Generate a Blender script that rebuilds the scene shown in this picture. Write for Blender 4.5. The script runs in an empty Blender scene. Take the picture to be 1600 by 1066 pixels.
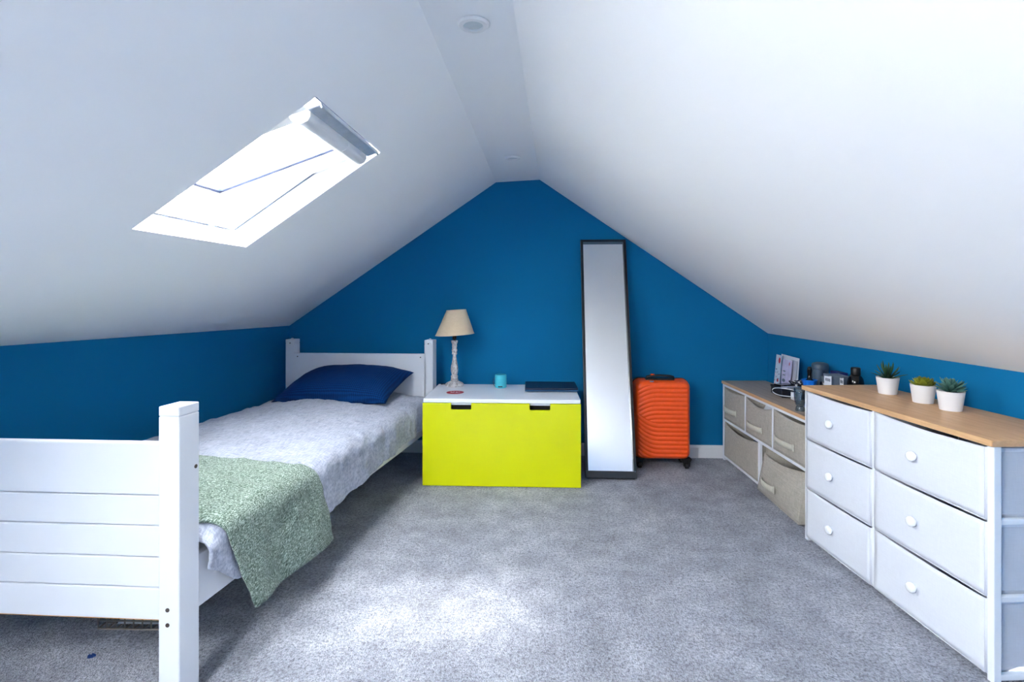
import bpy, bmesh, math, random
from mathutils import Vector, Matrix, noise
random.seed(7)
R = math.radians
scn = bpy.context.scene
C = scn.collection

# ------------------------------------------------------------------ camera
FPX = 818.0
cam_d = bpy.data.cameras.new('camera')
cam = bpy.data.objects.new('camera', cam_d)
C.objects.link(cam)
cam_d.sensor_width = 36.0
cam_d.lens = 36.0 * FPX / 1600.0
cam_d.shift_y = -73.0 / 1600.0
cam_d.clip_start = 0.02
cam.location = (0, 0, 1.10)
cam.rotation_euler = (R(90), 0, math.atan(50.0 / FPX))
scn.camera = cam

# ------------------------------------------------------------------ world, sun, exposure
W = bpy.data.worlds.new('sky')
scn.world = W
W.use_nodes = True
bg = W.node_tree.nodes['Background']
bg.inputs[0].default_value = (1.0, 0.995, 0.985, 1)
bg.inputs[1].default_value = 13.0
sun_d = bpy.data.lights.new('sun', 'SUN')
sun = bpy.data.objects.new('sun', sun_d)
C.objects.link(sun)
sun_d.energy = 1.7
sun_d.angle = R(10)
sun_d.color = (1.0, 0.95, 0.88)
sun.rotation_euler = Vector((.66, .06, -1.6)).to_track_quat('-Z', 'Y').to_euler()
scn.view_settings.view_transform = 'Standard'
scn.view_settings.look = 'None'
scn.view_settings.gamma = 1.0
scn.view_settings.use_curve_mapping = False
scn.view_settings.exposure = 2.22
scn.cycles.max_bounces = 14
scn.cycles.diffuse_bounces = 8
scn.cycles.glossy_bounces = 5
scn.cycles.transparent_max_bounces = 12
scn.cycles.use_denoising = True
scn.cycles.sample_clamp_indirect = 12.0

def portal(name, loc, direction, sx, sy):
    d = bpy.data.lights.new(name, 'AREA')
    d.shape = 'RECTANGLE'
    d.size, d.size_y = sx, sy
    o = bpy.data.objects.new(name, d)
    C.objects.link(o)
    o.location = loc
    o.rotation_euler = Vector(direction).to_track_quat('-Z', 'Y').to_euler()
    d.cycles.is_portal = True
    return o

# ------------------------------------------------------------------ node materials
def lin(c):
    return tuple(((x / 255.0) / 12.92 if x / 255.0 <= 0.04045 else ((x / 255.0 + 0.055) / 1.055) ** 2.4) for x in c)

class NT:
    def __init__(s, name):
        s.m = bpy.data.materials.new(name)
        s.m.use_nodes = True
        s.t = s.m.node_tree
        s.b = s.t.nodes['Principled BSDF']
        s.co = s.t.nodes.new('ShaderNodeTexCoord').outputs['Object']
    def n(s, typ, **kw):
        x = s.t.nodes.new(typ)
        for k, v in kw.items():
            if k in x.inputs:
                x.inputs[k].default_value = v
            else:
                setattr(x, k, v)
        return x
    def link(s, a, b):
        s.t.links.new(a, b)
    def mapping(s, scale=(1, 1, 1), rot=(0, 0, 0)):
        m = s.n('ShaderNodeMapping')
        m.inputs['Scale'].default_value = scale
        m.inputs['Rotation'].default_value = rot
        s.link(s.co, m.inputs['Vector'])
        return m.outputs[0]
    def noise(s, scale, detail=2.0, rough=0.5, vec=None):
        x = s.n('ShaderNodeTexNoise')
        x.inputs['Scale'].default_value = scale
        x.inputs['Detail'].default_value = detail
        x.inputs['Roughness'].default_value = rough
        s.link(vec or s.co, x.inputs['Vector'])
        return x.outputs['Fac']
    def ramp(s, fac, stops):
        r = s.n('ShaderNodeValToRGB')
        e = r.color_ramp.elements
        while len(e) < len(stops):
            e.new(0.5)
        for i, (p, c) in enumerate(stops):
            e[i].position = p
            e[i].color = (*c, 1) if len(c) == 3 else c
        s.link(fac, r.inputs[0])
        return r.outputs[0]
    def math(s, op, a, b=None):
        x = s.n('ShaderNodeMath', operation=op)
        for i, v in enumerate((a, b)):
            if v is None:
                continue
            if isinstance(v, (int, float)):
                x.inputs[i].default_value = v
            else:
                s.link(v, x.inputs[i])
        return x.outputs[0]
    def mix(s, fac, a, b, blend='MIX'):
        x = s.n('ShaderNodeMix', data_type='RGBA', blend_type=blend)
        for i, v in ((0, fac), (6, a), (7, b)):
            if isinstance(v, (int, float)):
                x.inputs[i].default_value = v
            elif isinstance(v, tuple):
                x.inputs[i].default_value = (*v, 1)
            else:
                s.link(v, x.inputs[i])
        return x.outputs[2]
    def bump(s, h, strength=0.3, dist=0.002):
        x = s.n('ShaderNodeBump')
        x.inputs['Strength'].default_value = strength
        x.inputs['Distance'].default_value = dist
        s.link(h, x.inputs['Height'])
        s.link(x.outputs[0], s.b.inputs['Normal'])
    def color(s, c):
        if isinstance(c, tuple):
            s.b.inputs['Base Color'].default_value = (*c, 1)
        else:
            s.link(c, s.b.inputs['Base Color'])
    def set(s, **kw):
        for k, v in kw.items():
            s.b.inputs[k.replace('_', ' ')].default_value = v
        return s

def mul(c, f):
    return tuple(min(1.0, x * f) for x in c)

def plain(name, rgb, rough=0.5, var=0.05, scale=6.0, bump=0.0, bscale=300.0, **kw):
    n = NT(name)
    c = lin(rgb)
    f = n.noise(scale, 3)
    n.color(n.ramp(f, [(0.3, mul(c, 1 - var)), (0.7, mul(c, 1 + var))]))
    n.set(Roughness=rough, **kw)
    if bump:
        n.bump(n.noise(bscale, 2), bump, 0.001)
    return n.m

def wall_paint(name, rgb, rough, var):
    n = NT(name)
    c = lin(rgb)
    f = n.noise(1.7, 4)
    col = n.ramp(f, [(0.3, mul(c, 1 - var)), (0.7, mul(c, 1 + var))])
    sp = n.noise(26, 4, 0.6)
    spm = n.ramp(sp, [(0.70, (0, 0, 0)), (0.78, (1, 1, 1))])
    n.color(n.mix(n.math('MULTIPLY', spm, 0.10), col, mul(c, 1.25)))
    n.set(Roughness=rough)
    n.b.inputs['Specular IOR Level'].default_value = 0.25
    n.bump(n.noise(55, 3), 0.06, 0.004)
    return n.m

def carpet():
    n = NT('carpet')
    tuft = n.n('ShaderNodeTexVoronoi')
    tuft.inputs['Scale'].default_value = 230.0
    n.link(n.co, tuft.inputs['Vector'])
    fine = n.noise(135, 3, 0.75)
    grain = n.noise(75, 3, 0.65)
    mid = n.noise(9.0, 5, 0.62)
    big = n.noise(2.3, 4, 0.55, n.mapping((1.0, 0.6, 1), (0, 0, 0.35)))
    v = n.math('ADD', n.math('MULTIPLY', mid, 0.55), n.math('MULTIPLY', big, 0.45))
    base = n.ramp(v, [(0.36, lin((134, 139, 151))), (0.50, lin((163, 168, 181))), (0.66, lin((196, 201, 212)))])
    g = n.ramp(grain, [(0.30, (0.46, 0.46, 0.48)), (0.55, (1, 1, 1)), (0.75, (1.0, 1.0, 1.0))])
    base = n.mix(1.0, base, g, 'MULTIPLY')
    speck = n.ramp(fine, [(0.34, (0.25, 0.25, 0.27)), (0.52, (1, 1, 1))])
    base = n.mix(0.9, base, speck, 'MULTIPLY')
    lights = n.ramp(fine, [(0.60, (0, 0, 0)), (0.72, (1, 1, 1))])
    base = n.mix(n.math('MULTIPLY', lights, 0.45), base, lin((222, 225, 232)))
    n.color(base)
    n.set(Roughness=0.95, Sheen_Weight=0.25, Sheen_Roughness=0.6)
    n.b.inputs['Specular IOR Level'].default_value = 0.05
    h = n.math('ADD', n.math('MULTIPLY', tuft.outputs['Distance'], 0.8), fine)
    n.bump(h, 0.9, 0.006)
    return n.m

def wood(name, a, b, c):
    n = NT(name)
    v = n.mapping((1.6, 26, 26))
    f = n.noise(2.0, 5, 0.6, v)
    fine = n.noise(9.0, 4, 0.65, n.mapping((2.5, 90, 90)))
    col = n.ramp(f, [(0.30, lin(a)), (0.5, lin(b)), (0.72, lin(c))])
    n.color(n.mix(0.35, col, n.ramp(fine, [(0.35, mul(lin(a), 0.75)), (0.6, lin(c))])))
    n.set(Roughness=0.42)
    n.bump(fine, 0.08, 0.001)
    return n.m

def weave(name, dark, light, sx=420, sz=420, rough=0.9, amt=0.5, bump=0.35, blot=0.08, sheen=0.15, axes='xz'):
    n = NT(name)
    if axes == 'xz':
        v1, v2 = n.mapping((sx, sx, sx * 0.10)), n.mapping((sz * 0.10, sz * 0.10, sz))
    else:
        v1, v2 = n.mapping((sx, sx * 0.10, sx * 0.3)), n.mapping((sz * 0.10, sz, sz * 0.3))
    a = n.noise(1.0, 2, 0.6, v1)
    b = n.noise(1.0, 2, 0.6, v2)
    s = n.math('MULTIPLY', n.math('ADD', a, b), 0.5)
    col = n.ramp(s, [(0.5 - amt * 0.3, lin(dark)), (0.5 + amt * 0.3, lin(light))])
    bl = n.noise(7, 4, 0.6)
    n.color(n.mix(1.0, col, n.ramp(bl, [(0.3, (1 - blot,) * 3), (0.7, (1, 1, 1))]), 'MULTIPLY'))
    n.set(Roughness=rough, Sheen_Weight=sheen)
    n.b.inputs['Specular IOR Level'].default_value = 0.15
    n.bump(s, bump, 0.002)
    return n.m

def waffle(name, dark, light):
    n = NT(name)
    g = []
    for ax in ('X', 'Y'):
        w = n.n('ShaderNodeTexWave', wave_type='BANDS', bands_direction=ax, wave_profile='SIN')
        w.inputs['Scale'].default_value = 26.0
        w.inputs['Distortion'].default_value = 0.6
        w.inputs['Detail'].default_value = 1.0
        w.inputs['Detail Scale'].default_value = 2.0
        n.link(n.co, w.inputs['Vector'])
        g.append(w.outputs['Fac'])
    s = n.math('MULTIPLY', n.math('ADD', g[0], g[1]), 0.5)
    n.color(n.ramp(s, [(0.15, lin(dark)), (0.85, lin(light))]))
    n.set(Roughness=0.9)
    n.b.inputs['Specular IOR Level'].default_value = 0.15
    n.bump(s, 0.6, 0.004)
    return n.m

def knit(name, dark, mid, light):
    n = NT(name)
    def streak(l, w, rot):
        m = n.n('ShaderNodeMapping', vector_type='TEXTURE')
        m.inputs['Scale'].default_value = (l, w, w)
        m.inputs['Rotation'].default_value = rot
        n.link(n.co, m.inputs['Vector'])
        return m.outputs[0]
    a = n.noise(1.0, 2, 0.6, streak(.030, .0034, (0, -.62, .88)))
    b = n.noise(1.0, 2, 0.6, streak(.020, .0030, (0, -.45, .6)))
    s = n.math('ADD', n.math('MULTIPLY', a, 0.62), n.math('MULTIPLY', b, 0.38))
    c = n.ramp(s, [(0.36, lin(dark)), (0.50, lin(mid)), (0.63, lin(light))])
    n.color(c)
    n.set(Roughness=0.92, Sheen_Weight=0.2)
    n.b.inputs['Specular IOR Level'].default_value = 0.1
    n.bump(s, 0.9, 0.006)
    return n.m

def thin_glass(name, tint=(1, 1, 1), refl=0.05):
    n = NT(name)
    t = n.t
    t.nodes.remove(n.b)
    out = t.nodes['Material Output']
    tr = n.n('ShaderNodeBsdfTransparent')
    nz = n.noise(3.0, 2)
    n.link(n.ramp(nz, [(0.3, mul(tint, 0.97)), (0.7, tint)]), tr.inputs[0])
    gl = n.n('ShaderNodeBsdfGlossy')
    gl.inputs['Roughness'].default_value = 0.02
    mx = n.n('ShaderNodeMixShader')
    mx.inputs[0].default_value = refl
    n.link(tr.outputs[0], mx.inputs[1])
    n.link(gl.outputs[0], mx.inputs[2])
    n.link(mx.outputs[0], out.inputs['Surface'])
    return n.m

def shabby(name):
    n = NT(name)
    a = n.noise(1.0, 4, 0.7, n.mapping((70, 70, 32)))
    b = n.noise(60, 4, 0.6)
    col = n.ramp(a, [(0.36, lin((96, 84, 76))), (0.46, lin((176, 166, 160))), (0.62, lin((222, 217, 214)))])
    n.color(n.mix(0.5, col, n.ramp(b, [(0.35, lin((120, 110, 104))), (0.55, lin((228, 224, 222)))])))
    n.set(Roughness=0.75)
    n.bump(a, 0.4, 0.002)
    return n.m

def leafmat(name, a, b, tip):
    n = NT(name)
    f = n.noise(60, 3)
    sx = n.n('ShaderNodeSeparateXYZ')
    n.link(n.co, sx.inputs[0])
    col = n.ramp(f, [(0.3, lin(a)), (0.7, lin(b))])
    n.color(n.mix(n.ramp(sx.outputs[2], [(0.0, (0, 0, 0)), (0.055, (1, 1, 1))]), col, lin(tip)))
    n.set(Roughness=0.45)
    return n.m

M = {}
M['ceiling'] = wall_paint('white_ceiling_paint', (247, 247, 247), 0.75, 0.01)
M['blue'] = wall_paint('teal_blue_wall_paint', (0, 113, 164), 0.85, 0.05)
M['carpet'] = carpet()
M['trim'] = plain('white_trim_gloss', (236, 236, 236), 0.35, 0.02)
M['bedwhite'] = plain('white_painted_wood', (213, 216, 222), 0.38, 0.02, 5, 0.03, 120)
M['orange_wood'] = plain('raw_pine_edge', (205, 150, 80), 0.6, 0.1, 40)
M['hole'] = plain('dark_screw_hole', (58, 48, 42), 0.7, 0.2, 300)
M['duvet'] = weave('lavender_grey_linen', (126, 133, 151), (196, 201, 214), 260, 260, 0.92, 0.7, 0.8, 0.16, 0.2, 'xy')
M['throw'] = knit('sage_green_knit', (52, 68, 58), (106, 126, 112), (190, 204, 194))
M['pillow'] = waffle('navy_waffle_cotton', (0, 30, 74), (0, 56, 112))
M['lime'] = plain('lime_gloss_lacquer', (212, 217, 0), 0.25, 0.015, 3)
M['white_lam'] = plain('white_laminate', (232, 236, 242), 0.35, 0.015)
M['dark'] = plain('dark_interior_shade', (30, 30, 26), 0.8, 0.15)  # dark colour stands in for shade inside the bench
M['shade'] = weave('beige_lampshade_linen', (222, 196, 160), (240, 220, 190), 500, 500, 0.9, 0.8, 0.15, 0.05)
M['shade_in'] = plain('white_shade_lining', (244, 240, 230), 0.7, 0.02)
M['shabby'] = shabby('distressed_grey_white_wood')
M['brass'] = plain('dark_bronze_fitting', (60, 50, 42), 0.4, 0.1, 80, Metallic=0.7)
M['cord'] = plain('black_cord', (18, 18, 20), 0.5, 0.1)
M['turq'] = plain('turquoise_speaker_shell', (66, 186, 206), 0.5, 0.04, 60, 0.15, 700)
M['turq_top'] = plain('turquoise_speaker_rubber', (14, 150, 172), 0.6, 0.05, 60)
M['navy_plastic'] = plain('navy_laptop_lid', (6, 24, 52), 0.45, 0.05, 20)
M['navy_edge'] = plain('blue_laptop_edge', (26, 76, 116), 0.4, 0.05, 20)
M['silver'] = plain('silver_mark', (150, 158, 168), 0.25, 0.05, 60, Metallic=0.8)
M['red_print'] = plain('red_sticker_print', (178, 16, 52), 0.5, 0.08, 200)
M['pink_print'] = plain('pale_pink_print', (236, 206, 210), 0.5, 0.08, 400)
M['black_frame'] = plain('black_mirror_frame', (20, 20, 24), 0.35, 0.1, 30)
mm = NT('mirror_glass')
mm.color(mm.ramp(mm.noise(2.0, 2), [(0.3, (0.86, 0.87, 0.885)), (0.7, (0.88, 0.89, 0.90))]))
mm.set(Metallic=1.0, Roughness=0.01)
M['mirror'] = mm.m
M['orange'] = plain('orange_polycarbonate', (244, 84, 18), 0.38, 0.04, 40, 0.05, 400)
M['black_plastic'] = plain('black_plastic', (16, 16, 18), 0.45, 0.1, 60)
M['rubber'] = plain('black_wheel_rubber', (22, 22, 24), 0.6, 0.1, 60)
M['oak_grey'] = wood('greyed_oak_top', (148, 130, 112), (172, 154, 136), (190, 174, 156))
M['oak'] = wood('pale_oak_top', (186, 138, 92), (208, 162, 114), (222, 180, 134))
M['oak_edge'] = wood('oak_edge_band', (196, 150, 106), (214, 170, 124), (226, 186, 142))
M['metal_white'] = plain('white_powder_coated_metal', (232, 236, 242), 0.4, 0.015)
M['linen'] = weave('oatmeal_linen_weave', (152, 147, 136), (202, 196, 184), 260, 260, 0.95, 0.9, 0.5, 0.08)
M['strap'] = weave('pale_cotton_strap', (196, 194, 178), (216, 214, 200), 500, 500, 0.9, 0.5, 0.2, 0.04)
M['fab_white'] = weave('white_drawer_fabric', (219, 223, 232), (226, 230, 239), 420, 420, 0.8, 0.6, 0.06, 0.02)
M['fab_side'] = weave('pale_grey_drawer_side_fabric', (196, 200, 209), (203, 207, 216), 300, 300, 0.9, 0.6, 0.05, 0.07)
M['knob'] = plain('white_knob', (246, 248, 252), 0.22, 0.01)
M['pot'] = plain('white_matt_pot', (240, 241, 243), 0.55, 0.015)
M['soil'] = plain('dark_soil', (42, 36, 32), 0.95, 0.3, 200, 0.8, 300)
M['aloe'] = leafmat('aloe_leaf', (10, 34, 24), (20, 52, 32), (44, 82, 48))
M['sedum'] = leafmat('yellow_green_leaf', (72, 84, 10), (118, 126, 22), (150, 152, 44))
M['echev'] = leafmat('blue_green_leaf', (26, 70, 66), (46, 92, 84), (96, 142, 128))
M['glass'] = thin_glass('window_glass', (0.97, 0.985, 1.0))
M['smoke_glass'] = thin_glass('smoky_tumbler_glass', (0.62, 0.72, 0.78), 0.12)
M['gasket'] = plain('blue_glazing_gasket', (20, 44, 92), 0.5, 0.1, 40)
M['alu'] = plain('brushed_aluminium', (222, 228, 236), 0.25, 0.10, 30, Metallic=0.6)
M['alu_dark'] = plain('blue_grey_reflection', (62, 74, 108), 0.3, 0.25, 14, Metallic=0.6)  # blue-grey colour painted for outside reflections above the sash
M['lightdisc'] = plain('frosted_lamp_disc', (205, 212, 214), 0.4, 0.03, 60)
M['wire'] = plain('dull_wire', (150, 142, 134), 0.45, 0.15, 80, Metallic=0.6)
M['cloth_white'] = weave('crumpled_white_cotton', (206, 210, 216), (232, 235, 240), 300, 300)
M['cloth_navy'] = weave('navy_cotton', (8, 34, 62), (18, 58, 96), 300, 300)
M['paper'] = plain('white_card', (226, 230, 238), 0.6, 0.03, 30)
M['paper_lilac'] = plain('lilac_printed_card', (196, 192, 222), 0.6, 0.16, 26)
M['paper_blue'] = plain('pale_blue_patterned_card', (196, 212, 228), 0.6, 0.22, 160)
M['paper_grey'] = plain('grey_envelope', (186, 188, 200), 0.6, 0.06, 20)
M['black_box'] = plain('black_navy_box', (14, 20, 34), 0.45, 0.15, 50)
M['cyl_grey'] = plain('slate_grey_plastic', (58, 76, 92), 0.4, 0.12, 30)
M['cyl_grey2'] = plain('blue_grey_plastic', (84, 104, 124), 0.45, 0.08, 30)
M['tray_grey'] = plain('grey_storage_tub', (98, 112, 130), 0.45, 0.05, 30)
M['bright_blue'] = plain('bright_blue_plastic', (10, 112, 214), 0.35, 0.05, 30)
M['navy_box'] = plain('navy_blue_carton', (14, 26, 92), 0.5, 0.1, 40)
M['gloss_black'] = plain('gloss_black_plastic', (12, 12, 14), 0.15, 0.1, 40)
M['white_cable'] = plain('white_cable', (226, 228, 232), 0.4, 0.03)
M['blue_scrap'] = plain('crumpled_blue_foil', (30, 62, 120), 0.3, 0.35, 300, Metallic=0.3)

# ------------------------------------------------------------------ mesh helpers
class MB:
    def __init__(s):
        s.v, s.f = [], []
    def quad_grid(s, rows):
        b = len(s.v)
        nr, nc = len(rows), len(rows[0])
        for r in rows:
            s.v += [tuple(p) for p in r]
        for i in range(nr - 1):
            for j in range(nc - 1):
                a = b + i * nc + j
                s.f.append((a, a + 1, a + nc + 1, a + nc))
        return s
    def poly(s, pts):
        b = len(s.v)
        s.v += [tuple(p) for p in pts]
        s.f.append(tuple(range(b, b + len(pts))))
        return s
    def box(s, x0, x1, y0, y1, z0, z1):
        b = len(s.v)
        s.v += [(x, y, z) for z in (z0, z1) for y in (y0, y1) for x in (x0, x1)]
        for q in ((0, 2, 3, 1), (4, 5, 7, 6), (0, 1, 5, 4), (2, 6, 7, 3), (0, 4, 6, 2), (1, 3, 7, 5)):
            s.f.append(tuple(b + i for i in q))
        return s
    def hexa(s, bottom, top):
        b = len(s.v)
        s.v += [tuple(p) for p in bottom] + [tuple(p) for p in top]
        s.f += [(b + 3, b + 2, b + 1, b), (b + 4, b + 5, b + 6, b + 7)]
        for i in range(4):
            j = (i + 1) % 4
            s.f.append((b + i, b + j, b + 4 + j, b + 4 + i))
        return s
    def prism(s, pts, a, b_):
        """pts: 2-D (x,z) outline, extruded along y from a to b_"""
        b = len(s.v)
        n = len(pts)
        s.v += [(x, a, z) for x, z in pts] + [(x, b_, z) for x, z in pts]
        s.f += [tuple(b + i for i in range(n)), tuple(b + n + i for i in reversed(range(n)))]
        for i in range(n):
            j = (i + 1) % n
            s.f.append((b + j, b + i, b + n + i, b + n + j))
        return s
    def lathe(s, prof, seg=32, c=(0, 0, 0), cap=True, axis='z'):
        b = len(s.v)
        n = len(prof)
        for r, z in prof:
            for k in range(seg):
                t = 2 * math.pi * k / seg
                p = (r * math.cos(t), r * math.sin(t), z)
                if axis == 'y':
                    p = (p[0], -p[2], p[1])
                elif axis == 'x':
                    p = (p[2], p[0], p[1])
                s.v.append((p[0] + c[0], p[1] + c[1], p[2] + c[2]))
        for i in range(n - 1):
            for k in range(seg):
                k2 = (k + 1) % seg
                s.f.append((b + i * seg + k, b + i * seg + k2, b + (i + 1) * seg + k2, b + (i + 1) * seg + k))
        if cap:
            s.f.append(tuple(b + k for k in reversed(range(seg))))
            s.f.append(tuple(b + (n - 1) * seg + k for k in range(seg)))
        return s
    def tube(s, path, r, seg=8, closed=False):
        path = [Vector(p) for p in path]
        b = len(s.v)
        n = len(path)
        up = Vector((0.13, 0.21, 1)).normalized()
        for i, p in enumerate(path):
            d = (path[(i + 1) % n if closed else min(i + 1, n - 1)] - path[i - 1 if (closed or i) else 0]).normalized()
            a = d.cross(up)
            if a.length < 1e-3:
                a = d.cross(Vector((1, 0, 0)))
            a.normalize()
            c = d.cross(a)
            rr = r[i] if isinstance(r, (list, tuple)) else r
            for k in range(seg):
                t = 2 * math.pi * k / seg
                s.v.append(tuple(p + a * rr * math.cos(t) + c * rr * math.sin(t)))
        m = n if closed else n - 1
        for i in range(m):
            for k in range(seg):
                i2, k2 = (i + 1) % n, (k + 1) % seg
                s.f.append((b + i * seg + k, b + i * seg + k2, b + i2 * seg + k2, b + i2 * seg + k))
        if not closed:
            s.f.append(tuple(b + k for k in reversed(range(seg))))
            s.f.append(tuple(b + (n - 1) * seg + k for k in range(seg)))
        return s
    def xf(s, fn):
        s.v = [tuple(fn(*p)) for p in s.v]
        return s
    def build(s, name, mat, parent=None, smooth=False, bevel=0.0, solid=0.0, subsurf=0, sharp=None, bseg=2, offset=0.0):
        me = bpy.data.meshes.new(name)
        me.from_pydata(s.v, [], s.f)
        bm = bmesh.new()
        bm.from_mesh(me)
        if not solid:
            bmesh.ops.recalc_face_normals(bm, faces=bm.faces)
        bm.to_mesh(me)
        bm.free()
        me.materials.append(M[mat] if isinstance(mat, str) else mat)
        if smooth:
            me.polygons.foreach_set('use_smooth', [True] * len(me.polygons))
            if sharp:
                me.set_sharp_from_angle(angle=R(sharp))
        o = bpy.data.objects.new(name, me)
        C.objects.link(o)
        if parent:
            o.parent = parent
        if solid:
            m = o.modifiers.new('thickness', 'SOLIDIFY')
            m.thickness = solid
            m.offset = offset
        if bevel:
            m = o.modifiers.new('bevel', 'BEVEL')
            m.width = bevel
            m.segments = bseg
            m.limit_method = 'ANGLE'
            m.angle_limit = R(40)
        if subsurf:
            m = o.modifiers.new('sub', 'SUBSURF')
            m.levels = m.render_levels = subsurf
        return o

def tag(o, label, cat, group=None, kind=None):
    o['label'] = label
    o['category'] = cat
    if group:
        o['group'] = group
    if kind:
        o['kind'] = kind
    return o

def thing(name, label, cat, loc=(0, 0, 0), rz=0.0, group=None, kind=None):
    o = bpy.data.objects.new(name, None)
    C.objects.link(o)
    o.location = loc
    o.rotation_euler = (0, 0, rz)
    o.empty_display_size = 0.05
    return tag(o, label, cat, group, kind)

def link_copy(src, parent, mat=None):
    c = src.copy()
    C.objects.link(c)
    c.parent = parent
    if mat is not None:
        c.matrix_local = mat
    return c

def lerp(a, b, t):
    return a + (b - a) * t

def frange(a, b, n):
    return [a + (b - a) * i / (n - 1) for i in range(n)]

# ------------------------------------------------------------------ room shell
YB, YR = 3.60, -2.70                          # blue gable wall / rear gable wall
XL = lambda y: -1.798 - 0.121 * (YB - y)      # left knee wall
ZL = lambda y: 0.878 + 0.017 * (YB - y)
XR = lambda y: 1.496 + 0.061 * (YB - y)       # right knee wall
ZR = 0.838
RLX, RLZ = -0.331, 1.873                      # flat ridge strip edges
RRX = lambda y: -0.030 - 0.0244 * (YB - y)
RRZ = 1.887
SL = 0.678
def left_z(x, y):
    z = RLZ + SL * (x - RLX)
    if x < -1.30:
        q = (x + 1.30) / (XL(y) + 1.30)
        ze = RLZ + SL * (XL(y) - RLX)
        z += (ZL(y) - ze) * q * q
    return z

SKX0, SKX1, SKY0, SKY1 = -1.192, -0.645, 1.448, 2.030     # roof window in view
RKY0, RKY1 = -0.85, 0.48                                   # unseen roof windows added behind the camera for daylight
RWY0, RWY1 = -2.58, -1.88
ys = sorted(set([YR, RWY0, RWY1, RKY0, RKY1, 0.8, SKY0, SKY1, 2.4, 2.8, 3.2, YB + .03]))
ce = MB()
rowsx = [RLX, SKX1, SKX0, -1.30] + ['q%d' % k for k in range(1, 9)]
def lx(r, y):
    if isinstance(r, str):
        return lerp(-1.30, XL(y), int(r[1:]) / 8.0)
    return r
for i in range(len(ys) - 1):
    for j in range(len(rowsx) - 1):
        ya, yb = ys[i], ys[i + 1]
        if rowsx[j] == SKX1 and ((ya >= SKY0 and yb <= SKY1) or (ya >= RKY0 and yb <= RKY1)):
            continue
        pts = [(rowsx[j], ya), (rowsx[j + 1], ya), (rowsx[j + 1], yb), (rowsx[j], yb)]
        ce.poly([(lx(r, y), y, left_z(lx(r, y), y)) for r, y in pts])
    ce.poly([(RLX, ya, RLZ), (RLX, yb, RLZ), (RRX(yb), yb, RRZ), (RRX(ya), ya, RRZ)])
    ts = [0.0, 0.54, 0.92, 1.0]
    for j in range(3):
        if j == 1 and ya >= RWY0 and yb <= RWY1:
            continue
        P = lambda t, y: (lerp(RRX(y), XR(y), t), y, lerp(RRZ, ZR, t))
        ce.poly([P(ts[j], ya), P(ts[j], yb), P(ts[j + 1], yb), P(ts[j + 1], ya)])
co = ce.build('ceiling', 'ceiling')
bmx = bmesh.new(); bmx.from_mesh(co.data)
bmesh.ops.remove_doubles(bmx, verts=bmx.verts, dist=0.0005)
bmx.to_mesh(co.data); bmx.free()
co.data.polygons.foreach_set('use_smooth', [True] * len(co.data.polygons))
co.data.set_sharp_from_angle(angle=R(14))
tag(co, 'white sloping loft ceiling meeting at a narrow flat ridge', 'ceiling', kind='structure')

fl = MB().poly([(XL(YR) - .05, YR - .05, 0), (XR(YR) + .05, YR - .05, 0), (XR(YB) + .05, YB + .05, 0), (XL(YB) - .05, YB + .05, 0)])
tag(fl.build('floor', 'carpet'), 'grey-blue deep pile carpet covering the whole floor', 'floor', kind='structure')

wb = MB().poly([(XL(YB) - .05, YB, 0), (XR(YB) + .05, YB, 0), (XR(YB) + .05, YB, ZR + .02), (RRX(YB), YB, RRZ + .03), (RLX, YB, RLZ + .03), (XL(YB) - .05, YB, ZL(YB))])
tag(wb.build('wall_back', 'blue'), 'teal blue gable wall behind lamp and mirror', 'wall', kind='structure')
yl = frange(YR, YB, 9)
wl = MB().quad_grid([[(XL(y), y, 0) for y in yl], [(XL(y), y, ZL(y)) for y in yl]])
tag(wl.build('wall_left', 'blue'), 'low teal blue knee wall along the bed', 'wall', kind='structure')
wr = MB().quad_grid([[(XR(y), y, 0) for y in yl], [(XR(y), y, ZR) for y in yl]])
tag(wr.build('wall_right', 'blue'), 'low blue knee wall behind the two dressers', 'wall', kind='structure')

# rear gable wall, behind the camera
y = YR
rw = MB().poly([(XL(y), y, 0), (XR(y), y, 0), (XR(y), y, ZR + .02), (RRX(y), y, RRZ + .02), (RLX, y, RLZ + .02)] + [(x_, y, left_z(x_, y) + .01) for x_ in frange(-1.30, XL(y), 9)])
tag(rw.build('wall_rear', 'blue'), 'teal blue gable wall behind the viewpoint', 'wall', kind='structure')

# skirting boards
bb = MB().prism([(0, 0), (0.015, 0), (0.015, .070), (0.010, .082), (0, .086)], XL(YB), XR(YB))
bb.xf(lambda x, y, z: (y, YB - x, z))
tag(bb.build('baseboard_back', 'trim', bevel=.002), 'white skirting board along the blue back wall', 'baseboard', kind='structure')
for nm, X, sg, lb in (('baseboard_left', XL, 1, 'white skirting board along the left knee wall under the bed'), ('baseboard_right', XR, -1, 'white skirting board along the right knee wall behind the dressers')):
    b = MB()
    p = [(0, 0), (0.015, 0), (0.015, .070), (0.010, .082), (0, .086)]
    b.prism(p, YR, YB - .016)
    b.xf(lambda x, y, z: (X(y) + sg * x, y, z))
    tag(b.build(nm, 'trim'), lb, 'baseboard', kind='structure')

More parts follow.
